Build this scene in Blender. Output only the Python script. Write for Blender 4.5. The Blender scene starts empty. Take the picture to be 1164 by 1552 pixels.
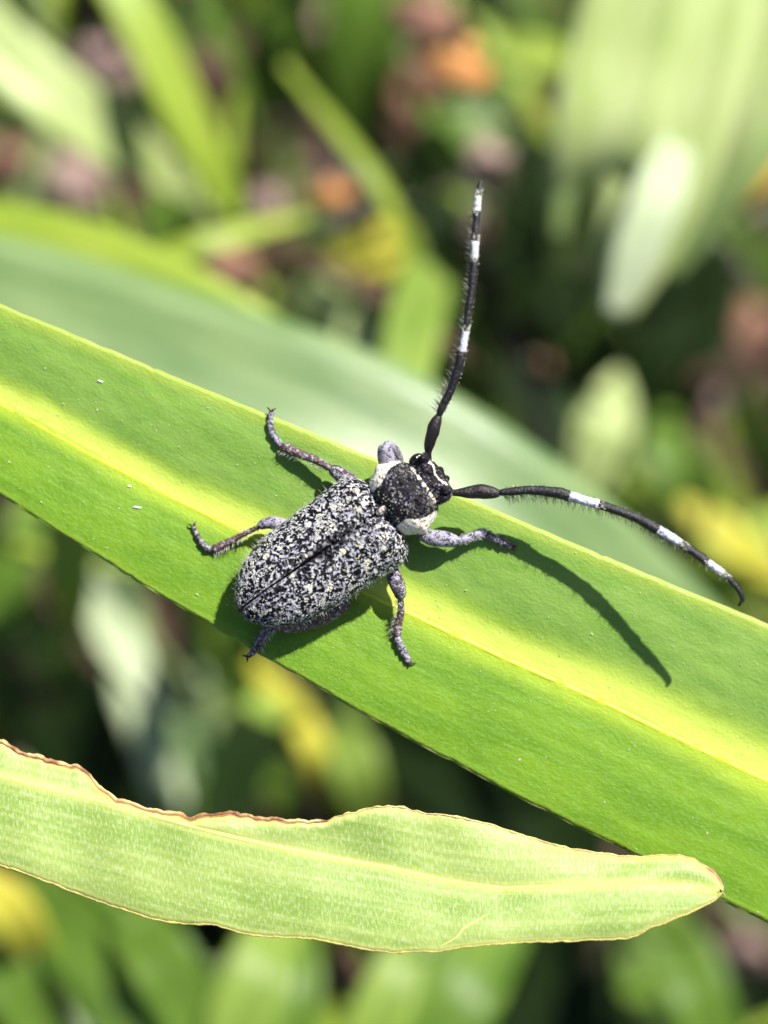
import bpy, math, random
import numpy as np
from mathutils import Vector, Matrix, noise

random.seed(7); rng = np.random.default_rng(7)
sc = bpy.context.scene
C = sc.collection
R = math.radians
sc.unit_settings.scale_length = 0.01            # one unit is one centimetre

# ------------------------------------------------------------------ camera
S = 0.0035                                       # cm covered by one picture step in the plane of the beetle
DIST = 3430.0                                    # camera distance in those steps (12 cm)
PITCH = R(60)
rx = Vector((1, 0, 0)); ux = Vector((0, math.sin(PITCH), math.cos(PITCH))); nx = Vector((0, -math.cos(PITCH), math.sin(PITCH)))
cam_d = bpy.data.cameras.new('camera'); cam = bpy.data.objects.new('camera', cam_d); C.objects.link(cam)
cam.location = nx * (DIST * S)
cam.rotation_euler = (math.pi/2 - PITCH, 0, 0)
cam_d.sensor_fit = 'VERTICAL'; cam_d.lens = 250; cam_d.sensor_height = 1552/DIST*250
cam_d.clip_start = 0.5; cam_d.clip_end = 5000
cam_d.dof.use_dof = True; cam_d.dof.focus_distance = (DIST-60)*S; cam_d.dof.aperture_fstop = 0.48
sc.camera = cam

# ------------------------------------------------------------------ sky, sun, exposure
sun_v = Vector(rx)*0.454 + Vector(ux)*0.644 + Vector(nx)*0.616
sun_v.normalize()
elev = math.asin(sun_v.z); azim = math.atan2(sun_v.x, sun_v.y)
W = bpy.data.worlds.new('World'); sc.world = W; W.use_nodes = True
nt = W.node_tree; bg = nt.nodes['Background']
sky = nt.nodes.new('ShaderNodeTexSky'); sky.sky_type = 'NISHITA'; sky.sun_disc = False
sky.sun_elevation = elev; sky.sun_rotation = azim
nt.links.new(sky.outputs[0], bg.inputs[0]); bg.inputs[1].default_value = 0.055
sd = bpy.data.lights.new('sun', 'SUN'); sd.energy = 4.6; sd.angle = R(0.8); sd.color = (1, 0.955, 0.88)
so = bpy.data.objects.new('sun', sd); C.objects.link(so); so.location = sun_v*40
so.rotation_euler = (-sun_v).to_track_quat('-Z', 'Y').to_euler()
sc.view_settings.view_transform = 'Standard'; sc.view_settings.look = 'None'
sc.view_settings.exposure = 1.12; sc.view_settings.gamma = 1; sc.view_settings.use_curve_mapping = False
sc.cycles.max_bounces = 8; sc.cycles.use_denoising = True

# ------------------------------------------------------------------ helpers
def P(x, y, h):
    k = (DIST - h)/DIST
    return (rx*((x-582)*k) - ux*((y-776)*k) + nx*h) * S

def lerp(a, b, t): return a + (b-a)*t
def smooth(a, b, x):
    t = min(1, max(0, (x-a)/(b-a))); return t*t*(3-2*t)
def nz(p, s, seed=0): return noise.noise(Vector((p[0]*s+seed*7.3, p[1]*s-seed*3.1, p[2]*s+seed*1.7)))

def catmull(pts, n):
    """resample a list of tuples (any dimension) to n samples"""
    a = np.array(pts, float)
    if len(a) == 2: return np.linspace(a[0], a[1], n)
    seg = np.sqrt(((a[1:, :2]-a[:-1, :2])**2).sum(1)) if a.shape[1] > 1 else np.ones(len(a)-1)
    seg = np.maximum(seg, 1e-4)
    T = np.concatenate([[0], np.cumsum(seg)])
    out = []
    m = np.zeros_like(a)
    for i in range(len(a)):
        if i == 0: m[i] = (a[1]-a[0])/seg[0]
        elif i == len(a)-1: m[i] = (a[-1]-a[-2])/seg[-1]
        else: m[i] = (a[i+1]-a[i-1])/(T[i+1]-T[i-1])
    for t in np.linspace(0, T[-1], n):
        i = min(len(a)-2, max(0, int(np.searchsorted(T, t, side='right')-1)))
        h = T[i+1]-T[i]; u = (t-T[i])/h
        out.append((2*u**3-3*u**2+1)*a[i] + (u**3-2*u**2+u)*h*m[i] + (-2*u**3+3*u**2)*a[i+1] + (u**3-u**2)*h*m[i+1])
    return np.array(out)

class MB:
    def __init__(self): self.v = []; self.f = []; self.uv = []; self.at = []
    def add(self, vs, fs, uv=None, at=None):
        o = len(self.v); self.v += [tuple(p) for p in vs]
        self.f += [tuple(i+o for i in f) for f in fs]
        self.uv += list(uv) if uv is not None else [(0, 0)]*len(vs)
        self.at += list(at) if at is not None else [0.0]*len(vs)
    def build(self, name, mat, parent=None, origin=None, smooth_=True, uv=False, at=False, me=None):
        if parent is not None: origin = Vector(parent['o_']) if 'o_' in parent else Vector((0, 0, 0))
        if origin is None:
            a = np.array(self.v); origin = Vector(a.mean(0))
        m = bpy.data.meshes.new(name)
        m.from_pydata([tuple(Vector(p)-origin) for p in self.v], [], self.f)
        m.materials.append(mat)
        if smooth_: m.polygons.foreach_set('use_smooth', [True]*len(m.polygons))
        if uv:
            l = m.uv_layers.new(name='UVMap')
            idx = np.zeros(len(m.loops), int); m.loops.foreach_get('vertex_index', idx)
            l.data.foreach_set('uv', np.array(self.uv, float)[idx].ravel())
        if at:
            t = m.attributes.new('mask', 'FLOAT', 'POINT'); t.data.foreach_set('value', np.array(self.at, float))
        m.update()
        o = bpy.data.objects.new(name, m); C.objects.link(o)
        if parent is not None: o.parent = parent; o['o_'] = tuple(origin)
        else: o.location = origin; o['o_'] = tuple(origin)
        return o

def grid_faces(nr, nc, wrap=False):
    f = []
    for i in range(nr-1):
        for j in range(nc-(0 if wrap else 1)):
            k = (j+1) % nc
            f.append((i*nc+j, i*nc+k, (i+1)*nc+k, (i+1)*nc+j))
    return f

def tube(mb, pts, rad, sides=10, cap=True, flat=1.0, bump=0, bs=60, seed=0, at=None):
    """pts: world points, rad: world radii; flat squashes along the camera-ish normal"""
    pts = [Vector(p) for p in pts]; n = len(pts)
    vs = []; ats = []
    up = nx.copy()
    for i in range(n):
        t = (pts[min(n-1, i+1)]-pts[max(0, i-1)]).normalized()
        a = t.cross(up)
        if a.length < 0.15: a = t.cross(ux)
        a.normalize(); b = a.cross(t).normalized()
        for j in range(sides):
            q = 2*math.pi*j/sides
            d = a*math.cos(q) + b*math.sin(q)*flat
            r = rad[i]
            if bump: r *= 1 + bump*nz(pts[i]+d*r, bs, seed)
            vs.append(pts[i]+d*r); ats.append(at[i] if at is not None else 0)
    fs = grid_faces(n, sides, True)
    if cap:
        vs.append(pts[0]); vs.append(pts[-1]); ats += [ats[0], ats[-1]]
        c0, c1 = n*sides, n*sides+1
        for j in range(sides):
            k = (j+1) % sides
            fs.append((c0, k, j)); fs.append((c1, (n-1)*sides+j, (n-1)*sides+k))
    mb.add(vs, fs, at=ats)

def hair(mb, p, d, L, r, droop=None):
    p = Vector(p); d = Vector(d).normalized(); dr = droop if droop is not None else Vector((0, 0, 0))
    a = d.orthogonal().normalized(); b = d.cross(a)
    ps = [p, p + d*L*0.5 + dr*L*0.12, p + d*L + dr*L*0.5]
    vs = []
    for k, rr in ((0, r), (1, r*0.75)):
        for j in range(3):
            q = 2*math.pi*j/3
            vs.append(ps[k] + (a*math.cos(q)+b*math.sin(q))*rr)
    vs.append(ps[2])
    mb.add(vs, [(0, 1, 4, 3), (1, 2, 5, 4), (2, 0, 3, 5), (3, 4, 6), (4, 5, 6), (5, 3, 6)])

def tag(o, label=None, cat=None, group=None, kind=None):
    if label: o['label'] = label
    if cat: o['category'] = cat
    if group: o['group'] = group
    if kind: o['kind'] = kind
    return o

def empty(name, loc):
    o = bpy.data.objects.new(name, None); C.objects.link(o); o.location = loc; o['o_'] = tuple(loc)
    o.empty_display_size = 0.2
    return o

# ------------------------------------------------------------------ node helper
class N:
    def __init__(self, name):
        self.m = bpy.data.materials.new(name); self.m.use_nodes = True; self.t = self.m.node_tree
        self.b = self.t.nodes['Principled BSDF']; self.out = self.t.nodes['Material Output']
    def new(self, typ, **kw):
        n = self.t.nodes.new('ShaderNode'+typ)
        for k, v in kw.items():
            if k in n.inputs: n.inputs[k].default_value = v
            else: setattr(n, k, v)
        return n
    def link(self, a, b): self.t.links.new(a, b)
    def noise(self, vec, scale, detail=3, rough=0.5):
        n = self.new('TexNoise'); n.inputs['Scale'].default_value = scale; n.inputs['Detail'].default_value = detail
        n.inputs['Roughness'].default_value = rough; self.link(vec, n.inputs['Vector']); return n.outputs['Fac']
    def vor(self, vec, scale, feature='F1', out='Distance', rnd=1.0):
        n = self.new('TexVoronoi', feature=feature); n.inputs['Scale'].default_value = scale
        n.inputs['Randomness'].default_value = rnd
        self.link(vec, n.inputs['Vector']); return n.outputs[out]
    def rng(self, v, a, b, c=0.0, d=1.0, smooth_=True):
        n = self.new('MapRange'); n.interpolation_type = 'SMOOTHSTEP' if smooth_ else 'LINEAR'
        for i, x in ((1, a), (2, b), (3, c), (4, d)): n.inputs[i].default_value = x
        self.link(v, n.inputs[0]); return n.outputs[0]
    def math(self, op, a, b=None):
        n = self.new('Math', operation=op)
        for i, x in ((0, a), (1, b)):
            if x is None: continue
            if isinstance(x, (int, float)): n.inputs[i].default_value = x
            else: self.link(x, n.inputs[i])
        return n.outputs[0]
    def mix(self, f, a, b):
        n = self.new('Mix', data_type='RGBA')
        for i, x in ((0, f), (6, a), (7, b)):
            if isinstance(x, (int, float)): n.inputs[i].default_value = x
            elif isinstance(x, tuple): n.inputs[i].default_value = (*x, 1)
            else: self.link(x, n.inputs[i])
        return n.outputs[2]
    def mapping(self, vec, scale=(1, 1, 1), rot=(0, 0, 0)):
        n = self.new('Mapping'); n.inputs['Scale'].default_value = scale; n.inputs['Rotation'].default_value = rot
        self.link(vec, n.inputs['Vector']); return n.outputs[0]
    def bump(self, h, strength, dist):
        n = self.new('Bump'); n.inputs['Strength'].default_value = strength; n.inputs['Distance'].default_value = dist
        self.link(h, n.inputs['Height']); return n.outputs[0]
    def obj(self): return self.new('TexCoord').outputs['Object']
    def uvc(self): return self.new('TexCoord').outputs['UV']
    def attr(self, name='mask'): 
        n = self.new('Attribute', attribute_name=name); return n.outputs['Fac']
    def translucent(self, col, fac, normal=None):
        tr = self.new('BsdfTranslucent'); mx = self.new('MixShader'); mx.inputs[0].default_value = fac
        if isinstance(col, tuple): tr.inputs[0].default_value = (*col, 1)
        else: self.link(col, tr.inputs[0])
        if normal is not None: self.link(normal, tr.inputs['Normal'])
        self.link(self.b.outputs[0], mx.inputs[1]); self.link(tr.outputs[0], mx.inputs[2])
        self.link(mx.outputs[0], self.out.inputs[0])

def blade_mat(name, c1, c2, rough=0.38, trans=0.3, streak=True, spec=0.5, scale=0.9, spots=None):
    """leaf: two greens mottled along the blade, a little light through it"""
    n = N(name); uv = n.uvc()
    f = n.noise(n.mapping(uv, (0.5*scale, 3.5*scale, 1)), 2.0, 4)
    col = n.mix(n.rng(f, 0.32, 0.68), c1, c2)
    if spots:
        g = n.noise(n.mapping(uv, (1.1, 2.0, 1)), 1.3, 3)
        col = n.mix(n.rng(g, 0.52, 0.62), col, spots)
    n.link(col, n.b.inputs['Base Color']); n.b.inputs['Roughness'].default_value = rough
    n.b.inputs['Specular IOR Level'].default_value = spec*0.45
    h = n.noise(n.mapping(uv, (1, 14, 1)), 3.0, 2)
    nb = n.bump(h, 0.35, 0.02); n.link(nb, n.b.inputs['Normal'])
    n.translucent(col, trans)
    return n.m

# ------------------------------------------------------------------ the beetle's leaf: outline in steps along (s) and across (t)
A = (0.9, 0.4359); Bv = (-0.4359, 0.9)
up_e = [(-900, 560), (-700, 520), (-300, 450), (0, 425), (202, 416), (504, 399), (805, 379), (1067, 367), (1284, 356), (1460, 345), (1800, 330), (2300, 340), (2900, 430), (3300, 530)]
mid_e = [(-900, 562), (-300, 550), (266, 549), (382, 557), (496, 563), (662, 565), (954, 566), (1125, 564), (1249, 559), (1564, 558), (2300, 556), (3300, 556)]
low_e = [(-900, 564), (-600, 600), (-200, 640), (100, 662), (326, 673), (503, 694), (620, 706), (770, 718), (1004, 735), (1229, 744), (1429, 746), (1658, 751), (2000, 750), (2600, 700), (3300, 580)]
def tab(e): a = np.array(e, float); return a[:, 0], a[:, 1]
UE, ME, LE = tab(up_e), tab(mid_e), tab(low_e)
def sm_interp(s, E):
    return sum(np.interp(s+d, *E) for d in (-60, -30, 0, 30, 60))/5
def leaf_t(s):
    w = lambda k: 1.7*noise.noise(Vector((s*0.011, k, 0))) + 0.9*noise.noise(Vector((s*0.045, k, 5)))
    nick = lambda c, d, g: d*math.exp(-((s-c)/g)**2)
    return sm_interp(s, UE)+w(1)+nick(1187, 2.2, 5)+nick(452, 1.8, 4), sm_interp(s, ME)+0.5*w(3), sm_interp(s, LE)+w(7)-nick(742, 3.0, 6)-nick(1121, 2.4, 5)-nick(560, 2, 4)
def leaf_z(x, y):
    s = x*A[0]+y*A[1]; t = x*Bv[0]+y*Bv[1]
    u, m, l = leaf_t(s)
    along = -0.00004*(s-950)**2 * (1 if abs(s-950) < 900 else 1.3)
    und = 3.0*math.sin(s/170.0+0.6) + 2*math.sin(s/77.0)
    if t < m:
        v = min(1.15, (m-t)/max(1, (m-u))); z = 10*math.sin(v*1.9) + und*v
    else:
        v = min(1.15, (t-m)/max(1, (l-m))); z = 15*math.sin(v*1.6) - und*v*0.8
    z += 1.2*math.exp(-((t-m)/6.0)**2)
    return z+along
def st_xy(s, t): return (s*A[0]+t*Bv[0], s*A[1]+t*Bv[1])

def main_leaf_material():
    n = N('leaf_top_surface'); uv = n.uvc()
    sep = n.new('SeparateXYZ'); n.link(uv, sep.inputs[0]); a = sep.outputs[1]   # cm across, + below the midrib
    wob = n.noise(n.mapping(uv, (1.0, 2.0, 1)), 1.2, 3)
    a2 = n.math('ADD', a, n.math('MULTIPLY', n.math('SUBTRACT', wob, 0.5), 0.09))
    wide = n.rng(sep.outputs[0], 0.6, 4.6, 1.45, 0.85, False)
    a2 = n.math('MULTIPLY', a2, wide)
    fine = n.noise(n.mapping(uv, (1.0, 1.7, 1)), 34, 4, 0.6)
    mott = n.noise(n.mapping(uv, (0.6, 2.2, 1)), 3.2, 4)
    vein = n.noise(n.mapping(uv, (0.35, 9, 1), (0, 0, 0.10)), 2.6, 3)
    up_c = n.mix(n.rng(mott, 0.3, 0.7), (0.14, 0.265, 0.038), (0.20, 0.335, 0.06))  # sheen of the upper half painted in as a paler, greyer green
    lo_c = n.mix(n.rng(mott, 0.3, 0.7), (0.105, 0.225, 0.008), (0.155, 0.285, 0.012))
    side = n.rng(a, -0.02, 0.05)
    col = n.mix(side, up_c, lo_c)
    col = n.mix(n.math('MULTIPLY', n.rng(fine, 0.45, 0.8), 0.55), col, (0.20, 0.36, 0.08))
    col = n.mix(n.math('MULTIPLY', n.rng(vein, 0.52, 0.72), 0.45), col, (0.19, 0.37, 0.03))
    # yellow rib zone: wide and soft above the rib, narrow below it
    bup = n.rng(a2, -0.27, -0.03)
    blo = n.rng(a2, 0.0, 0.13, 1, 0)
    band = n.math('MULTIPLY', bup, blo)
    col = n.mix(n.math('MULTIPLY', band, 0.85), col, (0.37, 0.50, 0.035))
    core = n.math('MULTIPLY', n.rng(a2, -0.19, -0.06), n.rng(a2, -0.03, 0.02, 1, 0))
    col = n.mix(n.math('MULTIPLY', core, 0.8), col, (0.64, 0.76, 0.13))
    # pale strip just inside the upper margin (mask = closeness to the edge)
    e = n.attr()
    col = n.mix(n.math('MULTIPLY', e, 0.75), col, (0.33, 0.42, 0.05))
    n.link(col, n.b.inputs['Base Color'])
    n.b.inputs['Specular IOR Level'].default_value = 0.3
    rgh = n.rng(fine, 0.3, 0.7, 0.42, 0.58); n.link(rgh, n.b.inputs['Roughness'])
    cell = n.vor(n.mapping(uv, (1, 1.6, 1)), 55)
    hh = n.math('ADD', n.math('MULTIPLY', fine, 1.0), n.math('ADD', n.math('MULTIPLY', vein, 0.8), n.math('MULTIPLY', cell, 0.5)))
    n.link(n.bump(hh, 0.28, 0.010), n.b.inputs['Normal'])
    n.translucent(col, 0.16)
    return n.m

def build_main_leaf():
    root = empty('green_leaf', P(582, 900, 0))
    tag(root, 'broad glossy green leaf with yellow midrib carrying the beetle', 'leaf')
    mb = MB(); vs = []; uvs = []; ats = []
    ss = np.concatenate([np.arange(-900, -100, 40), np.arange(-100, 1800, 7), np.arange(1800, 3301, 40)])
    NV = 34
    for s in ss:
        u, m, l = leaf_t(s)
        row = [m-(m-u)*(1-(k/NV))**1.0 for k in range(NV)] + [m+(l-m)*(k/NV) for k in range(NV+1)]
        for t in row:
            x, y = st_xy(s, t); vs.append(P(x, y, leaf_z(x, y) + 0.9*nz((x, y, 0), 0.05)))
            uvs.append((s*S, (t-m)*S)); d = (t-u)
            ats.append(0.9*(1-smooth(2, 26, d)) + 0.35*(1-smooth(0, 12, l-t)))
    nc = 2*NV+1
    mb.add(vs, grid_faces(len(ss), nc), uvs, ats)
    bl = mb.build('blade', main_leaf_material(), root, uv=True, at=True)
    so_ = bl.modifiers.new('thickness', 'SOLIDIFY'); so_.thickness = 0.022; so_.offset = -1 if True else 1
    # midrib
    n = N('midrib_yellow'); c = n.noise(n.obj(), 6, 3)
    col = n.mix(n.rng(c, 0.3, 0.7), (0.52, 0.62, 0.02), (0.62, 0.70, 0.04)); n.link(col, n.b.inputs['Base Color']); n.b.inputs['Roughness'].default_value = 0.4
    n.translucent(col, 0.12)
    mb = MB(); pts = []; rad = []
    for s in ss:
        u, m, l = leaf_t(s); x, y = st_xy(s, m+1.5); pts.append(P(x, y, leaf_z(x, y)-0.8)); rad.append(S*lerp(1.5, 3.4, smooth(-900, 900, s)))
    tube(mb, pts, rad, 10, flat=0.35, bump=0.06, bs=4)
    mb.build('midrib', n.m, root)
    # margins: a slightly rolled pale edge
    for nm, which, c1, c2 in (('upper_margin', 0, (0.34, 0.40, 0.06), (0.42, 0.37, 0.12)), ('lower_margin', 2, (0.25, 0.36, 0.05), (0.38, 0.38, 0.15))):
        n = N(nm+'_rim'); c = n.noise(n.obj(), 5, 5)
        col = n.mix(n.rng(c, 0.42, 0.66), c1, c2); n.link(col, n.b.inputs['Base Color']); n.b.inputs['Roughness'].default_value = 0.5
        n.translucent(col, 0.2)
        mb = MB(); pts = []; rad = []
        for s in ss:
            e = leaf_t(s)[which]; x, y = st_xy(s, e); pts.append(P(x, y + 0.5*nz((s, 0, 3), 0.04), leaf_z(x, y)-2.2)); rad.append(S*1.8)
        tube(mb, pts, rad, 8, bump=0.3, bs=8, seed=which)
        o = mb.build('leaf_margin', n.m, root)
    return root
main_leaf = build_main_leaf()

# dust on the leaf: uncountable fine pale grains
dm = MB()
for _ in range(420):
    x = random.uniform(-40, 1200); s_ = random.uniform(100, 1650); u_, m_, l_ = leaf_t(s_); t_ = random.uniform(u_+6, l_-6); x, y = st_xy(s_, t_)
    c_ = P(x, y, leaf_z(x, y)+0.9); r_ = S*random.uniform(0.35, 1.1)*(1.6 if random.random() < 0.06 else 1); a_ = random.uniform(0, 3.1); st_ = random.uniform(1, 2.2)
    e1 = (rx*math.cos(a_)+ux*math.sin(a_))*r_*st_; e2 = (ux*math.cos(a_)-rx*math.sin(a_))*r_
    dm.add([c_+e1, c_+e2, c_-e1, c_-e2, c_+nx*r_*0.7, c_-nx*r_], [(0, 1, 4), (1, 2, 4), (2, 3, 4), (3, 0, 4), (1, 0, 5), (2, 1, 5), (3, 2, 5), (0, 3, 5)])
n = N('pale_dust'); n.b.inputs['Base Color'].default_value = (0.42, 0.50, 0.26, 1); n.b.inputs['Roughness'].default_value = 0.6
o = dm.build('dust', n.m, main_leaf, smooth_=False); o['kind'] = 'stuff'
# flecks on the leaf
n = N('white_fleck'); n.b.inputs['Base Color'].default_value = (0.75, 0.78, 0.8, 1); n.b.inputs['Roughness'].default_value = 0.7
fleck_m = n.m
for x, y, L, ang, lab in ((208, 769, 14, 0.0, 'tiny white fibre lying on the leaf left of the beetle'),
                          (196, 737, 6, -0.2, 'very small pale speck just above the white fibre'),
                          (152, 578, 9, 0.1, 'tiny pale fibre near the upper edge of the leaf')):
    mb = MB(); pts = []
    for k in range(6):
        q = k/5-0.5; xx = x+q*L*math.cos(ang); yy = y+q*L*math.sin(ang)+0.8*math.sin(q*7)
        pts.append(P(xx, yy, leaf_z(xx, yy)+1.2))
    tube(mb, pts, [S*v for v in (0.5, 1.1, 1.3, 1.2, 1.0, 0.4)], 6)
    tag(mb.build('plant_fibre', fleck_m), lab, 'fibre')

# ------------------------------------------------------------------ the withered leaf in front
top_l = [(-420, 990), (-200, 1050), (-60, 1103), (0, 1124), (30, 1141), (60, 1150), (95, 1160), (118, 1164), (136, 1177), (150, 1193), (175, 1213), (205, 1221), (232, 1230), (262, 1233), (290, 1241), (320, 1236), (350, 1234),
         (385, 1240), (420, 1243), (455, 1246), (490, 1247), (515, 1237), (545, 1231), (582, 1223), (615, 1226), (640, 1233), (690, 1238), (720, 1245), (750, 1252), (780, 1263), (812, 1272), (840, 1281), (865, 1287), (900, 1292), (940, 1298),
         (975, 1299), (1005, 1297), (1030, 1297), (1052, 1302), (1068, 1312), (1083, 1324), (1093, 1338), (1096, 1350)]
bot_l = [(-420, 1200), (-200, 1262), (-60, 1296), (0, 1311), (40, 1324), (80, 1340), (120, 1354), (160, 1370), (200, 1383), (245, 1396), (290, 1400), (330, 1403), (362, 1413), (390, 1418), (440, 1421), (480, 1424), (520, 1432), (560, 1441), (600, 1444),
         (660, 1442), (700, 1436), (750, 1431), (800, 1428), (850, 1427), (900, 1425), (950, 1423), (970, 1417), (985, 1407), (1010, 1398), (1040, 1386), (1065, 1374), (1085, 1364), (1096, 1351)]
mid_l = [(-420, 1080), (-200, 1130), (0, 1177), (90, 1200), (180, 1222), (300, 1255), (400, 1280), (500, 1300), (582, 1314), (680, 1336), (760, 1346), (860, 1343), (960, 1340), (1040, 1340), (1096, 1350)]
def resample_x(e, xs): a = np.array(e, float); return np.interp(xs, a[:, 0], a[:, 1])
def withered_z(x, y, v):
    """v -1 top edge .. 0 fold .. 1 bottom edge"""
    base = 78 + 26*smooth(500, 1100, x) - 0.00006*(x-500)**2
    return base + 20*v + 14*abs(v) - 8*v*v + 6*math.sin(x/120+v*2) - 2.5*smooth(0.8, 1, abs(v)) + 5*nz((x, v*90, 0), 0.012)
def build_withered():
    root = empty('withered_leaf', P(450, 1330, 60))
    tag(root, 'pale green withered leaf with brown ragged upper edge in front', 'leaf')
    n = N('withered_surface'); uv = n.uvc(); e = n.attr()
    st = n.noise(n.mapping(uv, (0.32, 8, 1)), 3.0, 5)
    fine = n.noise(n.mapping(uv, (2.2, 0.8, 1)), 36, 4, 0.65)
    big = n.noise(n.mapping(uv, (0.7, 1.4, 1)), 1.7, 3)
    col = n.mix(n.rng(big, 0.35, 0.65), (0.19, 0.31, 0.04), (0.28, 0.39, 0.08))
    col = n.mix(n.math('MULTIPLY', n.rng(st, 0.40, 0.70), 0.45), col, (0.45, 0.53, 0.17))
    col = n.mix(n.math('MULTIPLY', n.rng(fine, 0.43, 0.78), 0.62), col, (0.60, 0.67, 0.38))
    sep = n.new('SeparateXYZ'); n.link(uv, sep.inputs[0]); a = sep.outputs[1]
    vein = n.math('MULTIPLY', n.rng(a, -0.055, -0.005), n.rng(a, 0.0, 0.05, 1, 0))
    col = n.mix(n.math('MULTIPLY', vein, 0.45), col, (0.62, 0.62, 0.17))
    col = n.mix(n.math('MULTIPLY', n.rng(e, 0.0, 1.0), 0.6), col, (0.52, 0.50, 0.16))
    blotch = n.math('MULTIPLY', n.math('ADD', n.noise(n.mapping(uv, (1, 1, 1)), 7, 4, 0.65), n.math('MULTIPLY', n.math('SUBTRACT', e, 0.85), 1.6)), n.rng(sep.outputs[0], 1.9, 1.5))
    col = n.mix(n.math('MULTIPLY', n.math('MULTIPLY', n.rng(blotch, 0.50, 0.68), n.rng(e, 0.82, 0.9)), 0.9), col, (0.30, 0.13, 0.05))
    n.link(col, n.b.inputs['Base Color']); n.b.inputs['Roughness'].default_value = 0.5
    hh = n.math('ADD', fine, n.math('MULTIPLY', st, 0.9))
    n.link(n.bump(hh, 0.3, 0.010), n.b.inputs['Normal']); n.translucent(col, 0.2)
    xs = np.concatenate([np.arange(-420, -20, 20), np.arange(-20, 1085, 4), np.array([1087, 1090, 1092.5, 1094, 1095, 1095.7])])
    T, M_, Bt = (resample_x(e_, xs) for e_ in (top_l, mid_l, bot_l))
    jt = np.array([2.4*abs(math.sin(x/11.5+2*nz((x, 0, 0), 0.03)))+1.5*nz((x, 5, 0), 0.11)+1.2*nz((x, 7, 0), 0.3) for x in xs])
    jb = np.array([1.8*nz((x, 9, 0), 0.05)+1.2*nz((x, 3, 0), 0.2) for x in xs])
    fade = np.array([1-smooth(1040, 1085, x) for x in xs]); hole = np.array([1-0.6*smooth(560, 700, x) for x in xs])
    T = T-jt*fade*hole; Bt = Bt+jb*fade
    NV = 22; vs = []; uvs = []; ats = []
    for i, x in enumerate(xs):
        for k in range(2*NV+1):
            v = (k-NV)/NV
            y = M_[i] + (M_[i]-T[i])*v if v < 0 else M_[i] + (Bt[i]-M_[i])*v
            vs.append(P(x, y, withered_z(x, y, v))); uvs.append((x*S, (y-M_[i])*S))
            ats.append(max(1-smooth(2, 15, y-T[i]), 0.8*(1-smooth(2, 13, Bt[i]-y))))
    mb = MB(); mb.add(vs, grid_faces(len(xs), 2*NV+1), uvs, ats)
    bl = mb.build('blade', n.m, root, uv=True, at=True)
    m_ = bl.modifiers.new('thickness', 'SOLIDIFY'); m_.thickness = 0.02; m_.offset = -1
    # margins
    def rim(name, ys, v, x0, x1, c1, c2, r, seed, label=None):
        n = N(name); c = n.noise(n.obj(), 9, 4)
        col = n.mix(n.rng(c, 0.38, 0.62), c1, c2); n.link(col, n.b.inputs['Base Color']); n.b.inputs['Roughness'].default_value = 0.65
        n.link(n.bump(n.noise(n.obj(), 40, 3), 0.8, 0.01), n.b.inputs['Normal'])
        pts, rad = [], []
        for i, x in enumerate(xs):
            if x0 <= x <= x1:
                pts.append(P(x, ys[i], withered_z(x, ys[i], v)-0.4))
                rad.append(S*r*(0.55+0.75*abs(nz((x, seed, 0), 0.06)) + 0.5*abs(nz((x, seed+4, 0), 0.25)))*min(1, 0.25+(x-x0)/40, 0.25+(x1-x)/25))
        mb = MB(); tube(mb, pts, rad, 8, bump=0.35, bs=16, seed=seed)
        o = mb.build('leaf_margin', n.m, root)
        if label: o['label'] = label
    rim('brown_rim', T, -1, -420, 500, (0.16, 0.055, 0.02), (0.52, 0.36, 0.15), 3.9, 1, 'brown scorched edge')
    rim('tan_rim', T, -1, 500, 1060, (0.52, 0.44, 0.16), (0.42, 0.26, 0.10), 1.9, 2, 'thin tan edge')
    rim('yellow_rim', Bt, 1, -420, 1094, (0.45, 0.42, 0.10), (0.40, 0.34, 0.10), 1.7, 3, 'thin yellowish edge')
    # brown scorch at the tip
    n = N('tip_scorch'); n.link(n.mix(n.rng(n.noise(n.obj(), 14, 3), 0.4, 0.6), (0.30, 0.12, 0.06), (0.48, 0.30, 0.16)), n.b.inputs['Base Color']); n.b.inputs['Roughness'].default_value = 0.7
    path = catmull([(1058, 1306), (1072, 1315), (1084, 1326), (1092, 1338), (1095.5, 1350), (1091, 1358)], 24)
    mb = MB(); tube(mb, [P(q[0]-1.5, q[1]+1, withered_z(q[0], q[1], -0.95)-1) for q in path], [S*5*math.sin(math.pi*min(0.96, (i+1)/25))**0.7 for i in range(24)], 8, flat=0.7, bump=0.3, bs=20)
    o = mb.build('leaf_tip', n.m, root); o['label'] = 'scorched brown tip'
    # raised fold line and small slanting crease vein
    n = N('pale_vein'); n.b.inputs['Base Color'].default_value = (0.58, 0.60, 0.18, 1); n.b.inputs['Roughness'].default_value = 0.5
    mb = MB(); pts = [P(x, M_[i], withered_z(x, M_[i], 0)+0.2) for i, x in enumerate(xs) if x < 1070]
    tube(mb, pts, [S*3.4*(1-0.5*smooth(500, 1000, xs[i])) for i in range(len(pts))], 10, flat=0.22, bump=0.3, bs=10)
    mb.build('midrib', n.m, root)
    path = catmull([(664, 1436), (690, 1422), (702, 1408), (722, 1396), (741, 1384)], 24)
    def zz(q):
        m = np.interp(q[0], xs, M_); b = np.interp(q[0], xs, Bt); return withered_z(q[0], q[1], (q[1]-m)/(b-m))
    mb = MB(); tube(mb, [P(q[0], q[1], zz(q)+0.4) for q in path], [S*2.0*math.sin(math.pi*(i+0.7)/25) for i in range(24)], 6, flat=0.6, bump=0.3, bs=20)
    o = mb.build('crease', n.m, root); o['label'] = 'slanting raised crease near the lower edge'
    return root
withered = build_withered()

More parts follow.
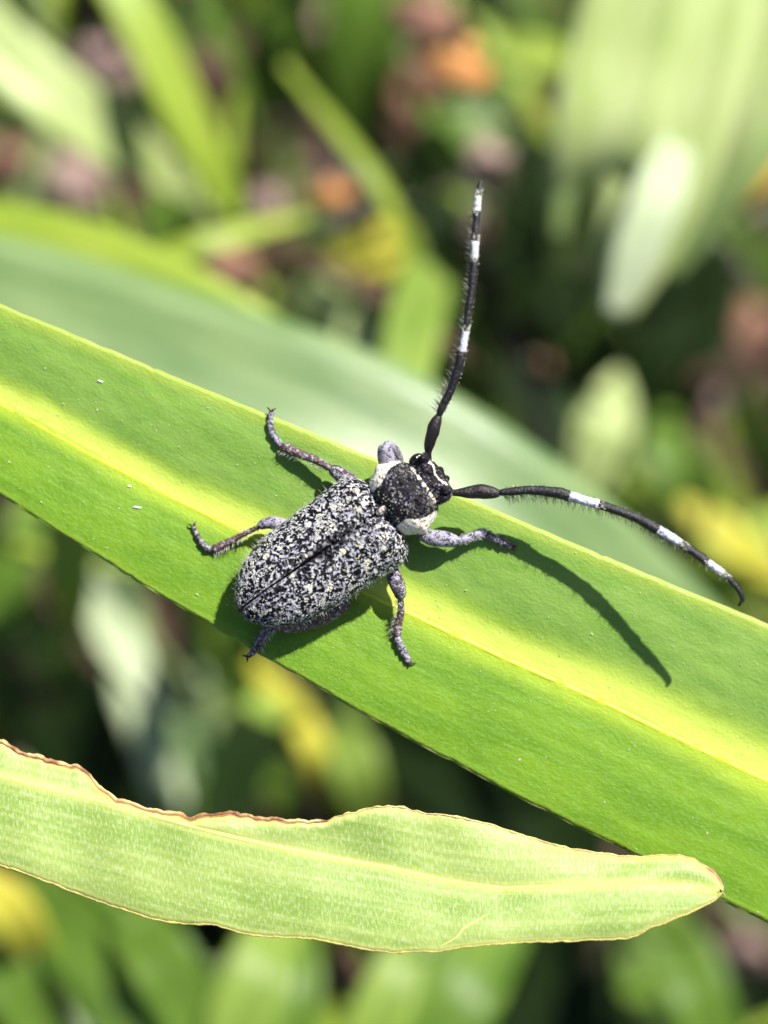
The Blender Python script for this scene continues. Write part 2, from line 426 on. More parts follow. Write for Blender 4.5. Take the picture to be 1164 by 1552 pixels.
# ------------------------------------------------------------------ the beetle
RHO = R(7)
def BX(u, v, w):
    """body frame: u from wing-case tip to head, v to the beetle's right, w up from the belly line"""
    w0 = 26 + 0.055*u
    vv = v*math.cos(RHO) - (w-w0)*math.sin(RHO); h = w0 + (w-w0)*math.cos(RHO) + v*math.sin(RHO) + 0.05*u
    x = 363+0.8192*u+0.5736*vv; y = 930-0.5736*u+0.8192*vv
    return P(x, y, h+14)
WT = np.array([(-2, 0), (1.5, 3), (4, 12), (8, 20), (14, 29), (24, 41), (38, 52), (57, 62.5), (75, 68), (100, 73.5), (130, 75.5), (165, 76), (200, 77), (228, 79), (245, 79), (256, 75.5), (265, 68), (271, 59), (276, 46)], float)
def body_w(u):     # half width of the wing cases, with square shoulders
    return float(np.interp(u, WT[:, 0], WT[:, 1]))
def elytra_h(u):
    return 50*max(0.0, 1-((95-u)/98.0)**2.2)**0.5 if u < 95 else 50*(1-0.30*smooth(245, 278, u))

root_b = empty('longhorn_beetle', P(520, 830, 20))
tag(root_b, 'black longhorn beetle speckled with grey and cream, standing across the green leaf', 'beetle')

def elytra_material():
    n = N('speckled_wing_case'); o = n.obj()
    warp = n.new('VectorMath', operation='ADD'); n.link(o, warp.inputs[0])
    nn = n.new('TexNoise'); nn.inputs['Scale'].default_value = 22; n.link(o, nn.inputs['Vector'])
    sc_ = n.new('VectorMath', operation='SCALE'); sc_.inputs['Scale'].default_value = 0.05; n.link(nn.outputs['Color'], sc_.inputs[0]); n.link(sc_.outputs[0], warp.inputs[1])
    w = warp.outputs[0]
    worm = n.noise(w, 52, 3, 0.55)
    pit = n.vor(w, 36)                         # round black punctures
    dark = n.attr()                            # bald worn zone along the middle
    f = n.math('MULTIPLY', n.rng(worm, 0.495, 0.53), n.rng(pit, 0.36, 0.44))
    f = n.math('MULTIPLY', f, n.rng(n.math('ADD', dark, n.math('MULTIPLY', n.noise(o, 30, 3), 0.9)), 0.75, 1.25, 1, 0.0))
    tint = n.noise(o, 18, 2)
    hairc = n.mix(n.rng(tint, 0.35, 0.65), (0.31, 0.31, 0.38), (0.52, 0.52, 0.54))
    col = n.mix(f, (0.005, 0.004, 0.006), hairc)
    n.b.inputs['Specular IOR Level'].default_value = 0.22
    cr = n.vor(n.mapping(o, (1, 1, 1), (0.3, 0.2, 0.5)), 12.0)
    crm = n.math('MULTIPLY', n.rng(n.math('ADD', cr, n.math('MULTIPLY', n.noise(o, 60, 2), 0.14)), 0.25, 0.30, 1, 0), n.rng(dark, 0.5, 0.9, 1, 0))
    col = n.mix(crm, col, (0.62, 0.61, 0.45))
    n.link(col, n.b.inputs['Base Color'])
    n.link(n.math('ADD', n.math('MULTIPLY', f, 0.45), 0.38), n.b.inputs['Roughness'])
    hgt = n.math('ADD', n.math('MULTIPLY', n.rng(pit, 0.0, 0.4), 0.8), n.math('ADD', n.math('MULTIPLY', f, 0.5), n.math('MULTIPLY', n.noise(o, 120, 2), 0.35)))
    n.link(n.bump(hgt, 0.9, 0.02), n.b.inputs['Normal'])
    return n.m
em = elytra_material()

def elytron_pt(u, q, side):
    """q 0 at the seam .. 1 at the outer lip, >1 tucked under"""
    wmax = body_w(u); H = elytra_h(u)
    th = q*math.pi/2*1.12
    v = wmax*math.sin(min(th, 1.9))**0.94 if th <= math.pi/2 else wmax*math.sin(th)
    z = H*(max(0, math.cos(th))**0.86 if th <= math.pi/2 else 1.4*math.cos(th))
    z -= 2.4*math.exp(-(v/2.0)**2)*smooth(2, 30, u)
    # two faint ribs and humeral bump
    z += 3.0*math.exp(-((u-245)/18)**2 - ((v-46)/14)**2)
    # shallow dip either side of the scutellum
    z -= 3.5*math.exp(-((u-235)/28)**2 - ((v-12)/16)**2)
    return u, side*max(v, 0.15), 34+z
def front_u(v): return 273 - 5*math.exp(-(v/18)**2)
els = []
for side in (-1, 1):
    mb = MB(); vs = []; ats = []
    nu, nq = 150, 60
    for i in range(nu+1):
        uu = i/nu
        for j in range(nq+1):
            q = j/nq
            u0 = 2+uu**1.15*(275-2) if False else 1.5 + (275-1.5)*(1-math.cos(uu*math.pi/2))**0.8
            U, V, Z = elytron_pt(u0, q, side)
            U = U*front_u(V)/275
            p = BX(U, V, Z)
            b = 1.1*nz(p, 16, 2) + 0.8*nz(p, 34, 5)
            vs.append(BX(U, V, Z+b))
            ats.append(0.9*math.exp(-(V/2.4)**2)*(1-smooth(120, 170, U)) + 0.62*math.exp(-((U-150)/62)**2 - ((V)/20)**2) + 0.35*math.exp(-((U-225)/45)**2 - (V/40)**2))
    mb.add(vs, [f if side > 0 else f[::-1] for f in grid_faces(nu+1, nq+1)], at=ats)
    o = mb.build('wing_case', em, root_b, at=True)
    o['label'] = 'left wing case' if side < 0 else 'right wing case'
    md = o.modifiers.new('shell', 'SOLIDIFY'); md.thickness = 0.008; md.offset = -1
    els.append(o)

# minute scales lying on the wing cases: pale tufts of hair
def scale_mat(name, c1, c2, rough=0.6):
    n = N(name); g = n.new('NewGeometry')
    try: r = g.outputs['Random Per Island']
    except Exception: r = n.noise(n.obj(), 200)
    n.link(n.mix(r, c1, c2), n.b.inputs['Base Color']); n.b.inputs['Roughness'].default_value = rough
    n.translucent(n.mix(r, c1, c2), 0.1)
    return n.m
grey_scales = scale_mat('grey_scale_hairs', (0.36, 0.35, 0.44), (0.70, 0.70, 0.70)); cream_scales = scale_mat('cream_scale_hairs', (0.58, 0.57, 0.42), (0.78, 0.76, 0.64))
for k, (side, el) in enumerate(zip((-1, 1), els)):
    g = MB(); c = MB()
    def scale_at(mb, u, q, L, w, ang):
        U, V, Z = elytron_pt(u, q, side); U *= front_u(V)/275
        p0 = BX(U, V, Z)
        U2, V2, Z2 = elytron_pt(u+1, q, side); pu = (BX(U2*front_u(V2)/275, V2, Z2)-p0).normalized()
        U3, V3, Z3 = elytron_pt(u, q+0.02, side); pq = (BX(U3*front_u(V3)/275, V3, Z3)-p0).normalized()
        nn = pu.cross(pq).normalized()
        if nn.dot(nx) < 0: nn = -nn
        d = (pu*math.cos(ang)+pq*math.sin(ang)); e = nn.cross(d).normalized()
        p = p0 + nn*S*0.9
        tip = p + d*L*S + nn*S*1.3
        md_ = p + d*L*0.5*S + nn*S*1.1
        mb.add([p, md_+e*w*S, tip, md_-e*w*S], [(0, 1, 2, 3)])
    for _ in range(3000):
        u = 4+random.random()*268; q = random.random()**0.8
        U, V, Z = elytron_pt(u, q, side); p = BX(U, V, Z)
        m_ = noise.noise(p*40+Vector((3, 1, 4))) + 0.5*noise.noise(p*80)
        d_ = math.exp(-((U-150)/66)**2 - (V/20)**2)
        if m_ < 0.10 + 0.3*d_ or (abs(V) < 6 and U < 150): continue
        scale_at(g, u, q, random.uniform(2.0, 3.8), random.uniform(0.4, 0.8), math.pi+random.gauss(0, 0.7))
    for _ in range(60):
        u = 12+random.random()*255; q = 0.12+random.random()*0.85
        for _2 in range(random.randint(2, 9)):
            scale_at(c, u+random.gauss(0, 2.3), min(1.05, max(0.03, q+random.gauss(0, 0.022))), random.uniform(2, 4), random.uniform(0.6, 1.1), math.pi+random.gauss(0, 0.8))
    for mb, mm in ((g, grey_scales), (c, cream_scales)):
        o = mb.build('scale_hairs', mm, el, smooth_=False); o['kind'] = 'stuff'

# the pale piping along the seam at the rear
n = N('seam_piping'); n.link(n.mix(n.rng(n.noise(n.obj(), 90), 0.45, 0.58), (0.03, 0.03, 0.04), (0.42, 0.41, 0.44)), n.b.inputs['Base Color']); n.b.inputs['Roughness'].default_value = 0.5
for side, el in zip((-1, 1), els):
    mb = MB(); pts = []
    for k in range(60):
        u = 5+k*2.3; U, V, Z = elytron_pt(u, 0.0, side); pts.append(BX(u*front_u(2)/275, side*(2.9+0.3*math.sin(k)), Z+1.5))
    tube(mb, pts, [S*(1.5-1.1*smooth(30, 59, k)) for k in range(60)], 6, bump=0.4, bs=40)
    mb.build('seam_piping', n.m, el)

# body: belly, thorax, head in one continuous surface
def body_material():
    n = N('beetle_body'); o = n.obj(); m = n.attr()
    gran = n.vor(o, 34)
    fz = n.noise(o, 60, 4, 0.7)
    spark = n.math('MULTIPLY', n.rng(n.noise(o, 75, 2), 0.58, 0.66), n.rng(n.noise(o, 12, 2), 0.45, 0.62))  # sparkle of the granules painted as pale violet flecks
    blk = n.mix(spark, (0.008, 0.006, 0.010), (0.42, 0.38, 0.52)); n.b.inputs['Specular IOR Level'].default_value = 0.22
    crm = n.mix(n.rng(n.noise(o, 30, 4, 0.7), 0.30, 0.52), (0.48, 0.38, 0.28), (0.86, 0.79, 0.68))
    f = n.rng(n.math('ADD', m, n.math('MULTIPLY', n.math('SUBTRACT', fz, 0.5), 1.5)), 0.45, 0.6)
    col = n.mix(f, blk, crm)
    n.link(col, n.b.inputs['Base Color'])
    n.link(n.rng(f, 0, 1, 0.36, 0.75), n.b.inputs['Roughness'])
    hh = n.math('ADD', n.math('MULTIPLY', n.rng(gran, 0, 0.5, 1, 0), 0.8), n.math('MULTIPLY', fz, 0.7))
    n.link(n.bump(hh, 0.9, 0.018), n.b.inputs['Normal'])
    return n.m
bm_ = body_material()
# (u, half width, belly w, top w)
prof = [(8, 10, 34, 38), (18, 28, 22, 42), (40, 46, 12, 50), (90, 62, 6, 52), (160, 66, 6, 54), (220, 66, 8, 56), (256, 52, 10, 58), (266, 45, 14, 66), (271, 45, 16, 74),
        (277, 50, 15, 82), (288, 55, 13, 88), (304, 58, 12, 91), (318, 56, 13, 89), (330, 50, 14, 84), (338, 43, 15, 76), (343, 37, 14, 69), (347, 37, 12, 70), (354, 40, 8, 71), (361, 41, 6, 68), (367, 37, 5, 61), (371, 30, 6, 52), (374, 19, 12, 40), (376, 6, 22, 30)]
pr = catmull([(a, b, c_, d_) for a, b, c_, d_ in prof], 190)
mb = MB(); vs = []; ats = []; NS = 96
for (u, w, lo, hi) in pr:
    zc = (lo+hi)/2; zr = (hi-lo)/2
    for j in range(NS):
        q = 2*math.pi*j/NS; cx, sx = math.cos(q), math.sin(q)
        vx = w*(abs(cx)**0.85)*(1 if cx > 0 else -1); zx = zc + zr*(abs(sx)**0.9)*(1 if sx > 0 else -1)
        mask = 0.0
        if 264 < u < 344:                                   # pronotum
            if sx > -0.5:
                b = 6*math.exp(-((u-300)/9)**2 - ((abs(vx)-w)/9)**2); vx += b*(1 if cx > 0 else -1)
            av = abs(vx); edge = lerp(31, 44, smooth(282, 314, u))     # black disc, cream hair on its flanks
            mask = smooth(edge-3, edge+5, av)*lerp(1.0, 0.72, smooth(300, 325, u))
            if u > 336: mask = max(mask, 0.5*smooth(335, 340, u))
            if u < 278: mask = max(mask, 0.35)
            if sx < -0.35: mask *= 0.4
            zx += 0.7*math.sin(u/4.5)*smooth(0.2, 1, sx) - 2.5*math.exp(-(vx/9)**2-((u-290)/14)**2)
        elif u >= 344:                                      # head: cream line on the brow between the antennae, groove down the middle
            if sx > 0:
                zx -= 5*math.exp(-(vx/7)**2)*smooth(347, 355, u)
                zx += 5*math.exp(-((abs(vx)-24)/7)**2 - ((u-361)/8)**2)
            mask = 0.72*math.exp(-((u-366+2.2*math.sin(vx/5.5+1)+3*nz((vx, u, 0), 0.2))/3.2)**2)*(1 if abs(vx) < 27 else 0.3) + 0.33*math.exp(-((u-349)/2.0)**2) + 0.33*math.exp(-((abs(vx)-33)/4)**2)
            if sx < -0.3: mask = 0.45
        else: mask = 0.28 if sx < 0.2 else 0
        p = BX(u, vx, zx); r_ = 0.9*nz(p, 18, 3)
        vs.append(BX(u, vx, zx + r_*(1 if sx > 0 else -1))); ats.append(mask)
fs = grid_faces(len(pr), NS, True)
vs.append(BX(6, 0, 36)); vs.append(BX(377, 0, 26)); ats += [0, 0.6]
for j in range(NS):
    fs.append((len(vs)-2, (j+1) % NS, j)); fs.append((len(vs)-1, (len(pr)-1)*NS+j, (len(pr)-1)*NS+(j+1) % NS))
mb.add(vs, fs, at=ats)
body = mb.build('body', bm_, root_b, at=True)

# scutellum between the wing cases
n = N('scutellum'); n.link(n.mix(n.rng(n.noise(n.obj(), 60), 0.4, 0.6), (0.02, 0.015, 0.02), (0.5, 0.46, 0.4)), n.b.inputs['Base Color']); n.b.inputs['Roughness'].default_value = 0.6
mb = MB(); vs = []
for i in range(9):
    for j in range(16):
        rr = i/8; q = 2*math.pi*j/16
        vs.append(BX(267+rr*8*math.cos(q)*(1 if math.cos(q) > 0 else 1.3), rr*6*math.sin(q), 78+3*(1-rr*rr)))
mb.add(vs, grid_faces(9, 16, True)); mb.build('scutellum', n.m, root_b)

# eyes: dark kidney shapes hugging each antenna socket
n = N('black_eye'); n.b.inputs['Base Color'].default_value = (0.006, 0.006, 0.008, 1); n.b.inputs['Roughness'].default_value = 0.22
n.link(n.bump(n.vor(n.obj(), 80), 0.5, 0.006), n.b.inputs['Normal'])
eye_m = n.m
n = N('pale_band_hair'); n.link(n.mix(n.rng(n.noise(n.obj(), 50), 0.4, 0.6), (0.6, 0.58, 0.6), (0.78, 0.76, 0.74)), n.b.inputs['Base Color']); n.b.inputs['Roughness'].default_value = 0.7
pale_m = n.m
for side in (-1, 1):
    mb = MB(); pth = []
    for k in range(14):
        q = k/13*math.pi*1.25-0.5
        pth.append(BX(353+8*math.cos(q), side*37.5, 50+15*math.sin(q)))
    tube(mb, pth, [S*(2+4.2*math.sin(math.pi*(k+0.5)/14)) for k in range(14)], 10)
    e = mb.build('eye', eye_m, root_b)
    mb = MB(); pth = [BX(346+1.15*k, side*(38.5-0.05*(k-8)**2), 63+5*math.sin(k/16*math.pi)) for k in range(0, 17)]
    tube(mb, pth, [S*1.7*math.sin(math.pi*(k+1)/18) for k in range(17)], 6, bump=0.3, bs=40)
    mb.build('brow_band', pale_m, root_b)
    # antenna socket
    mb = MB(); tube(mb, [BX(359, side*27, 55), BX(364, side*30, 66), BX(368, side*32, 73)], [S*9, S*8, S*6], 12, bump=0.15, bs=30)
    mb.build('antenna_socket', bm_, root_b)

# mouth parts under the head
for side in (-1, 1):
    mb = MB(); tube(mb, [BX(368, side*9, 22), BX(375, side*8, 12), BX(377, side*4, 5)], [S*6, S*5, S*1.5], 8)
    mb.build('mandible', eye_m, root_b)

# legs
def leg_material(name, dark=0.0, warm=0.0):
    n = N(name); o = n.obj()
    a = n.noise(o, 48, 4, 0.7); b = n.noise(o, 110, 2)
    f = n.rng(n.math('ADD', a, n.math('MULTIPLY', b, 0.25)), 0.54+dark*0.2, 0.68+dark*0.2)
    base = n.mix(warm, (0.025, 0.018, 0.03), (0.11, 0.05, 0.035))
    col = n.mix(f, base, (0.33, 0.31, 0.40))
    n.link(col, n.b.inputs['Base Color']); n.b.inputs['Roughness'].default_value = 0.45
    n.link(n.bump(n.math('ADD', a, b), 0.8, 0.012), n.b.inputs['Normal'])
    return n.m
leg_grey = leg_material('leg_grey_hair', -0.15); leg_mid = leg_material('leg_mottled', 0.25, 0.2); leg_brown = leg_material('leg_brown', 0.45, 0.7); leg_tars = leg_material('tarsus_grey', 0.0)
n = N('claw_dark'); n.b.inputs['Base Color'].default_value = (0.03, 0.018, 0.015, 1); n.b.inputs['Roughness'].default_value = 0.35
claw_m = n.m
pale_hair = scale_mat('pale_hairs', (0.55, 0.55, 0.45), (0.75, 0.75, 0.68), 0.5); dark_hair = scale_mat('dark_hairs', (0.02, 0.02, 0.02), (0.12, 0.10, 0.08), 0.4)

def H(x, y, dz): return leaf_z(x, y)+dz
def build_leg(label, fem, tib, tar, mats, fringe=None):
    """each: list of (x, y, height above the leaf, radius)"""
    mf, mt, ms = mats
    def seg(pts, mat, name, parent, sides=14, n=26, lobes=0):
        rs = catmull([(a, b, H(a, b, c), r) for a, b, c, r in pts], n if not lobes else lobes*9)
        rad = [S*0.88*max(0.6, q[3]) for q in rs]
        if lobes:
            rad = [r_*(0.66+0.42*(((i % 9)/8)**0.8)*(1 if (i % 9) < 8 else 0.55)) for i, r_ in enumerate(rad)]
        rad[0] *= 0.55; rad[1] *= 0.85; rad[-1] *= 0.5; rad[-2] *= 0.85
        mb = MB(); tube(mb, [P(*q[:3]) for q in rs], rad, sides, bump=0.09, bs=26)
        return mb.build(name, mat, parent), rs
    lg, _ = seg(fem, mf, 'leg', root_b)
    lg['label'] = label
    tb, rs = seg(tib, mt, 'tibia', lg)
    ts, rt = seg(tar, ms, 'tarsus', lg, lobes=4)
    # claws
    e = rt[-1]; d = (rt[-1]-rt[-5])[:2]; d = d/np.linalg.norm(d); pn = np.array([-d[1], d[0]])
    for k in (-1, 1):
        q = [(e[0], e[1], e[2]), (e[0]+d[0]*4+pn[0]*k*4, e[1]+d[1]*4+pn[1]*k*4, e[2]+1), (e[0]+d[0]*6+pn[0]*k*7, e[1]+d[1]*6+pn[1]*k*7, e[2]-3)]
        mb = MB(); tube(mb, [P(*w) for w in catmull(q, 7)], [S*v for v in (2.2, 2.0, 1.8, 1.5, 1.2, 0.8, 0.4)], 6); mb.build('claw', claw_m, lg)
    hb = MB()
    for _ in range(70):
        i = random.randint(1, len(rs)-2); q = rs[i]; a = random.uniform(0, 6.28)
        dx = rs[i+1][:2]-rs[i-1][:2]; dx = dx/np.linalg.norm(dx); pn = np.array([-dx[1], dx[0]])
        if fringe and random.random() < 0.62:
            sg = fringe; L = random.uniform(7, 14)
            v2 = pn*sg*0.8 + dx*random.uniform(0.3, 0.8); p0 = P(q[0]+pn[0]*sg*q[3]*0.8, q[1]+pn[1]*sg*q[3]*0.8, q[2]+random.uniform(-2, 3))
            hair(hb, p0, rx*v2[0]-ux*v2[1]+nx*random.uniform(-0.1, 0.35), L*S, S*0.38)
        else:
            L = random.uniform(3, 6); c_, s_ = math.cos(a), math.sin(a)
            v2 = pn*c_+dx*0.7; hair(hb, P(q[0]+pn[0]*c_*q[3]*0.9, q[1]+pn[1]*c_*q[3]*0.9, q[2]+abs(s_)*q[3]*0.9), rx*v2[0]-ux*v2[1]+nx*abs(s_), L*S, S*0.3)
    o = hb.build('leg_hairs', pale_hair, lg); o['kind'] = 'stuff'
    return lg
build_leg('left middle leg stretched towards the upper leaf edge',
          [(552, 748, 22, 13), (528, 728, 30, 14.5), (508, 714, 27, 11.5), (500, 709, 25, 8)],
          [(503, 711, 25, 6.5), (478, 697, 21, 7), (452, 687, 15, 8), (430, 677, 9, 8.5), (426, 675, 8, 6)],
          [(427, 676, 8, 6.5), (417, 664, 5, 7), (410, 648, 4, 7), (410, 636, 4, 6), (411, 624, 5, 5)], (leg_mid, leg_brown, leg_tars), fringe=-1)
build_leg('left hind leg bent along the yellow midrib',
          [(452, 812, 20, 13), (425, 795, 28, 12.5), (405, 793, 26, 10), (390, 799, 23, 6.5)],
          [(396, 797, 24, 4.6), (370, 809, 18, 5), (345, 822, 11, 6.5), (325, 832, 6, 7.5), (320, 834, 6, 5)],
          [(322, 834, 6, 6.5), (310, 828, 5, 6.5), (302, 817, 4, 5.5), (296, 806, 4, 4.6), (293, 798, 5, 4)], (leg_grey, leg_brown, leg_mid), fringe=-1)
build_leg('left front leg raised beside the thorax',
          [(600, 735, 24, 14), (592, 712, 40, 16), (585, 692, 62, 15), (583, 678, 74, 11), (583, 672, 76, 7)],
          [(584, 675, 74, 8), (592, 676, 60, 8), (601, 686, 44, 8), (604, 697, 30, 8.5), (606, 702, 20, 6)],
          [(606, 702, 16, 6), (604, 696, 12, 7), (600, 690, 8, 6.5), (596, 687, 7, 5.5), (592, 686, 6, 4)], (leg_grey, leg_grey, leg_tars))
build_leg('right front leg reaching forward on the leaf',
          [(634, 806, 22, 12), (655, 815, 27, 14), (675, 817, 28, 14), (690, 819, 25, 10), (697, 819, 23, 5.5)],
          [(692, 819, 23, 5), (705, 817, 20, 7), (720, 811, 15, 8), (733, 808, 10, 9), (738, 809, 9, 7)],
          [(733, 809, 9, 8.5), (745, 813, 6, 9), (757, 820, 5, 8.5), (768, 825, 4, 8), (777, 829, 4, 5.5)], (leg_grey, leg_grey, leg_mid))
build_leg('right middle leg pointing down the leaf',
          [(590, 855, 22, 11), (598, 876, 30, 13), (605, 894, 30, 12.5), (607, 908, 26, 8)],
          [(607, 904, 26, 5.5), (608, 925, 20, 6), (604, 945, 12, 7), (601, 962, 7, 7.5), (601, 966, 6, 5)],
          [(602, 964, 7, 7.5), (605, 976, 5, 8), (611, 987, 4, 8), (616, 996, 4, 7), (621, 1004, 4, 6)], (leg_mid, leg_brown, leg_tars), fringe=1)
build_leg('right hind leg tucked in the shade under the wing case',
          [(530, 912, 12, 10), (498, 931, 16, 15), (462, 944, 18, 15), (428, 949, 17, 11), (412, 950, 16, 7)],
          [(418, 946, 20, 6), (408, 952, 16, 7), (398, 964, 10, 7.5), (391, 976, 6, 7.5), (389, 979, 5, 6)],
          [(392, 974, 6, 6.5), (388, 982, 4, 6.5), (384, 988, 3, 6), (380, 992, 3, 5.5), (376, 995, 3, 4)], (leg_brown, leg_mid, leg_mid), fringe=-1)  # femur takes the darker leg colour, its shade painted in

# antennae
def ant_material(name, c1, c2, thr):
    n = N(name); o = n.obj(); a = n.noise(o, 70, 3, 0.7)
    n.link(n.mix(n.rng(a, thr, thr+0.12), c1, c2), n.b.inputs['Base Color']); n.b.inputs['Roughness'].default_value = 0.42
    n.link(n.bump(a, 0.8, 0.01), n.b.inputs['Normal']); return n.m
ant_black = ant_material('antenna_black', (0.010, 0.009, 0.011), (0.10, 0.09, 0.11), 0.58)
ant_maroon = ant_material('scape_dark_maroon', (0.013, 0.008, 0.010), (0.07, 0.05, 0.06), 0.60)
ant_white = ant_material('antenna_white_ring', (0.30, 0.32, 0.44), (0.66, 0.68, 0.76), 0.42)
def build_antenna(label, path, scape_n, bands, side, hlen):
    """path (x,y,h,r); bands: list of (end arclength share, material)"""
    rs = catmull(path[:scape_n], 30)
    mb = MB(); tube(mb, [P(*q[:3]) for q in rs], [S*q[3]*1.05 for q in rs], 14, bump=0.14, bs=25)
    an = mb.build('antenna', ant_maroon, root_b); an['label'] = label
    fl = catmull(path[scape_n-1:], 160)
    xy = np.concatenate([[0], np.cumsum(np.sqrt(((fl[1:, :2]-fl[:-1, :2])**2).sum(1)))]); xy /= xy[-1]
    a0 = 0.0
    hb = MB(); wb = MB()
    for end, mt, taper in bands:
        i0, i1 = int(np.searchsorted(xy, a0)), min(159, int(np.searchsorted(xy, end)))
        sub = fl[max(0, i0-1):i1+1]
        m_ = len(sub)
        rad = [S*q[3]*1.0*(1.0 + (0.18*smooth(0.5, 1, k/(m_-1)) if taper else 0.02)) for k, q in enumerate(sub)]
        rad[0] *= 0.8; rad[-1] *= 0.86
        mb = MB(); tube(mb, [P(*q[:3]) for q in sub], rad, 12, bump=0.12, bs=30)
        mb.build('antenna_segment', mt, an)
        if mt is ant_white:                     # loose pale hairs feather both ends of the ring
            for _ in range(46):
                c_ = random.choice((i0, i1))+random.randint(-3, 3); c_ = min(155, max(3, c_)); q = fl[c_]; dx = fl[c_+1][:2]-fl[c_-1][:2]; dx = dx/np.linalg.norm(dx); pn = np.array([-dx[1], dx[0]]); a_ = random.uniform(0, math.pi)
                hair(wb, P(q[0]+pn[0]*math.cos(a_)*q[3], q[1]+pn[1]*math.cos(a_)*q[3], q[2]+math.sin(a_)*q[3]*1.1), rx*dx[0]-ux*dx[1]+nx*0.12+(rx*pn[0]-ux*pn[1])*math.cos(a_)*0.2, S*random.uniform(3, 7), S*0.6)
        a0 = end
    for _ in range(620):
        i = int(2+random.random()**1.1*135); q = fl[i]; dx = fl[i+1][:2]-fl[i-1][:2]; dx = dx/np.linalg.norm(dx); pn = np.array([-dx[1], dx[0]])*side
        major = random.random() < 0.7
        if not major: pn = -pn
        L = hlen*random.uniform(0.35, 1.25)*(1 if major else 0.35)*(1-0.35*i/160)
        v2 = pn*1.0+dx*random.uniform(-0.1, 0.9)
        hair(hb if random.random() < 0.8 else wb, P(q[0]+pn[0]*q[3]*0.8, q[1]+pn[1]*q[3]*0.8, q[2]+random.uniform(-3, 2)), rx*v2[0]-ux*v2[1]+nx*random.uniform(-0.5, 0.4), L*S, S*random.uniform(0.25, 0.45))
    o = hb.build('hair_fringe', dark_hair, an); o['kind'] = 'stuff'
    o = wb.build('hair_fringe', pale_hair, an); o['kind'] = 'stuff'
    return an
build_antenna('left antenna standing upright with white rings',
    [(650, 700, 72, 4.5), (649, 688, 80, 4.6), (651, 672, 88, 7.5), (656, 654, 95, 9.5), (661, 640, 99, 8.2), (665, 630, 102, 4.6),
     (672, 614, 106, 6.2), (686, 584, 114, 6.2), (696, 552, 122, 5.8), (703, 518, 128, 5.4), (709, 480, 133, 5.0), (714, 445, 137, 5.0), (718, 405, 140, 5.2), (720, 370, 142, 5.4), (722, 335, 143, 5.2), (724, 305, 142, 5.0), (727, 285, 140, 4.4), (729, 274, 138, 2.6)],
    6, [(0.285, ant_black, 1), (0.37, ant_white, 0), (0.615, ant_black, 1), (0.675, ant_black, 0), (0.745, ant_white, 0), (0.87, ant_black, 1), (0.935, ant_white, 0), (1.0, ant_black, 0)], -1, 17)
build_antenna('right antenna curving over the leaf with white rings',
    [(680, 745, 66, 4.5), (690, 747, 70, 4.8), (708, 746, 72, 8), (730, 745, 74, 10), (748, 747, 76, 8.5), (757, 747, 77, 4.8),
     (775, 745, 79, 6.2), (805, 743, 83, 6.8), (845, 747, 90, 7.4), (880, 757, 97, 6.8), (925, 770, 104, 6.8), (965, 785, 110, 6.4), (1003, 806, 115, 6.4), (1040, 829, 121, 6.0), (1075, 854, 126, 5.8), (1100, 873, 128, 5.0), (1118, 892, 127, 4.2), (1125, 908, 124, 3.4), (1119, 918, 120, 2.0)],
    6, [(0.25, ant_black, 1), (0.355, ant_white, 0), (0.58, ant_black, 1), (0.675, ant_white, 0), (0.79, ant_black, 1), (0.855, ant_white, 0), (1.0, ant_black, 0)], 1, 16)

# fine hairs standing out from the body sides and the tip
hb = MB()
for _ in range(170):
    side = random.choice((-1, 1)); u = random.choice((random.uniform(2, 110), random.uniform(2, 270)))
    q = random.uniform(0.75, 1.0); U, V, Z = elytron_pt(u, q, side); U *= front_u(V)/275
    p = BX(U, V, Z); out = (BX(U-6, V*1.35+side*4, Z+5)-p)
    hair(hb, p, out, S*random.uniform(4, 12), S*0.26, Vector((0, 0, random.uniform(-0.4, 0.2))))
for _ in range(900):
    u = random.uniform(270, 374); side = random.choice((-1, 1)); w = np.interp(u, pr[:, 0], pr[:, 1]); hi = np.interp(u, pr[:, 0], pr[:, 3]); a = random.uniform(-0.3, 1.2)
    p = BX(u, side*w*math.cos(a)*0.98, (hi+14)/2+(hi-14)/2*math.sin(a)); out = BX(u+random.uniform(-5, 8), side*w*1.3, hi*0.8+8*math.sin(a)+8)-p
    hair(hb, p, out, S*random.uniform(3, 7.5), S*0.4)
for _ in range(190):
    u = random.uniform(272, 370); v = random.gauss(0, 24) if u < 340 else random.uniform(-38, 38)
    w = np.interp(u, pr[:, 0], pr[:, 1]); hi = np.interp(u, pr[:, 0], pr[:, 3]); lo = np.interp(u, pr[:, 0], pr[:, 2])
    if abs(v) > w*0.92: continue
    zc = (hi+lo)/2+(hi-lo)/2*(max(0, 1-(abs(v)/w)**(2/0.85)))**0.45
    p = BX(u, v, zc-0.2); out = BX(u+random.uniform(-3, 3), v+random.uniform(-3, 3), zc+random.uniform(0.3, 1.4))-p
    hair(hb, p, out, S*random.uniform(1.5, 4), S*random.uniform(0.3, 0.65))
o = hb.build('body_hairs', pale_hair, root_b); o['kind'] = 'stuff'

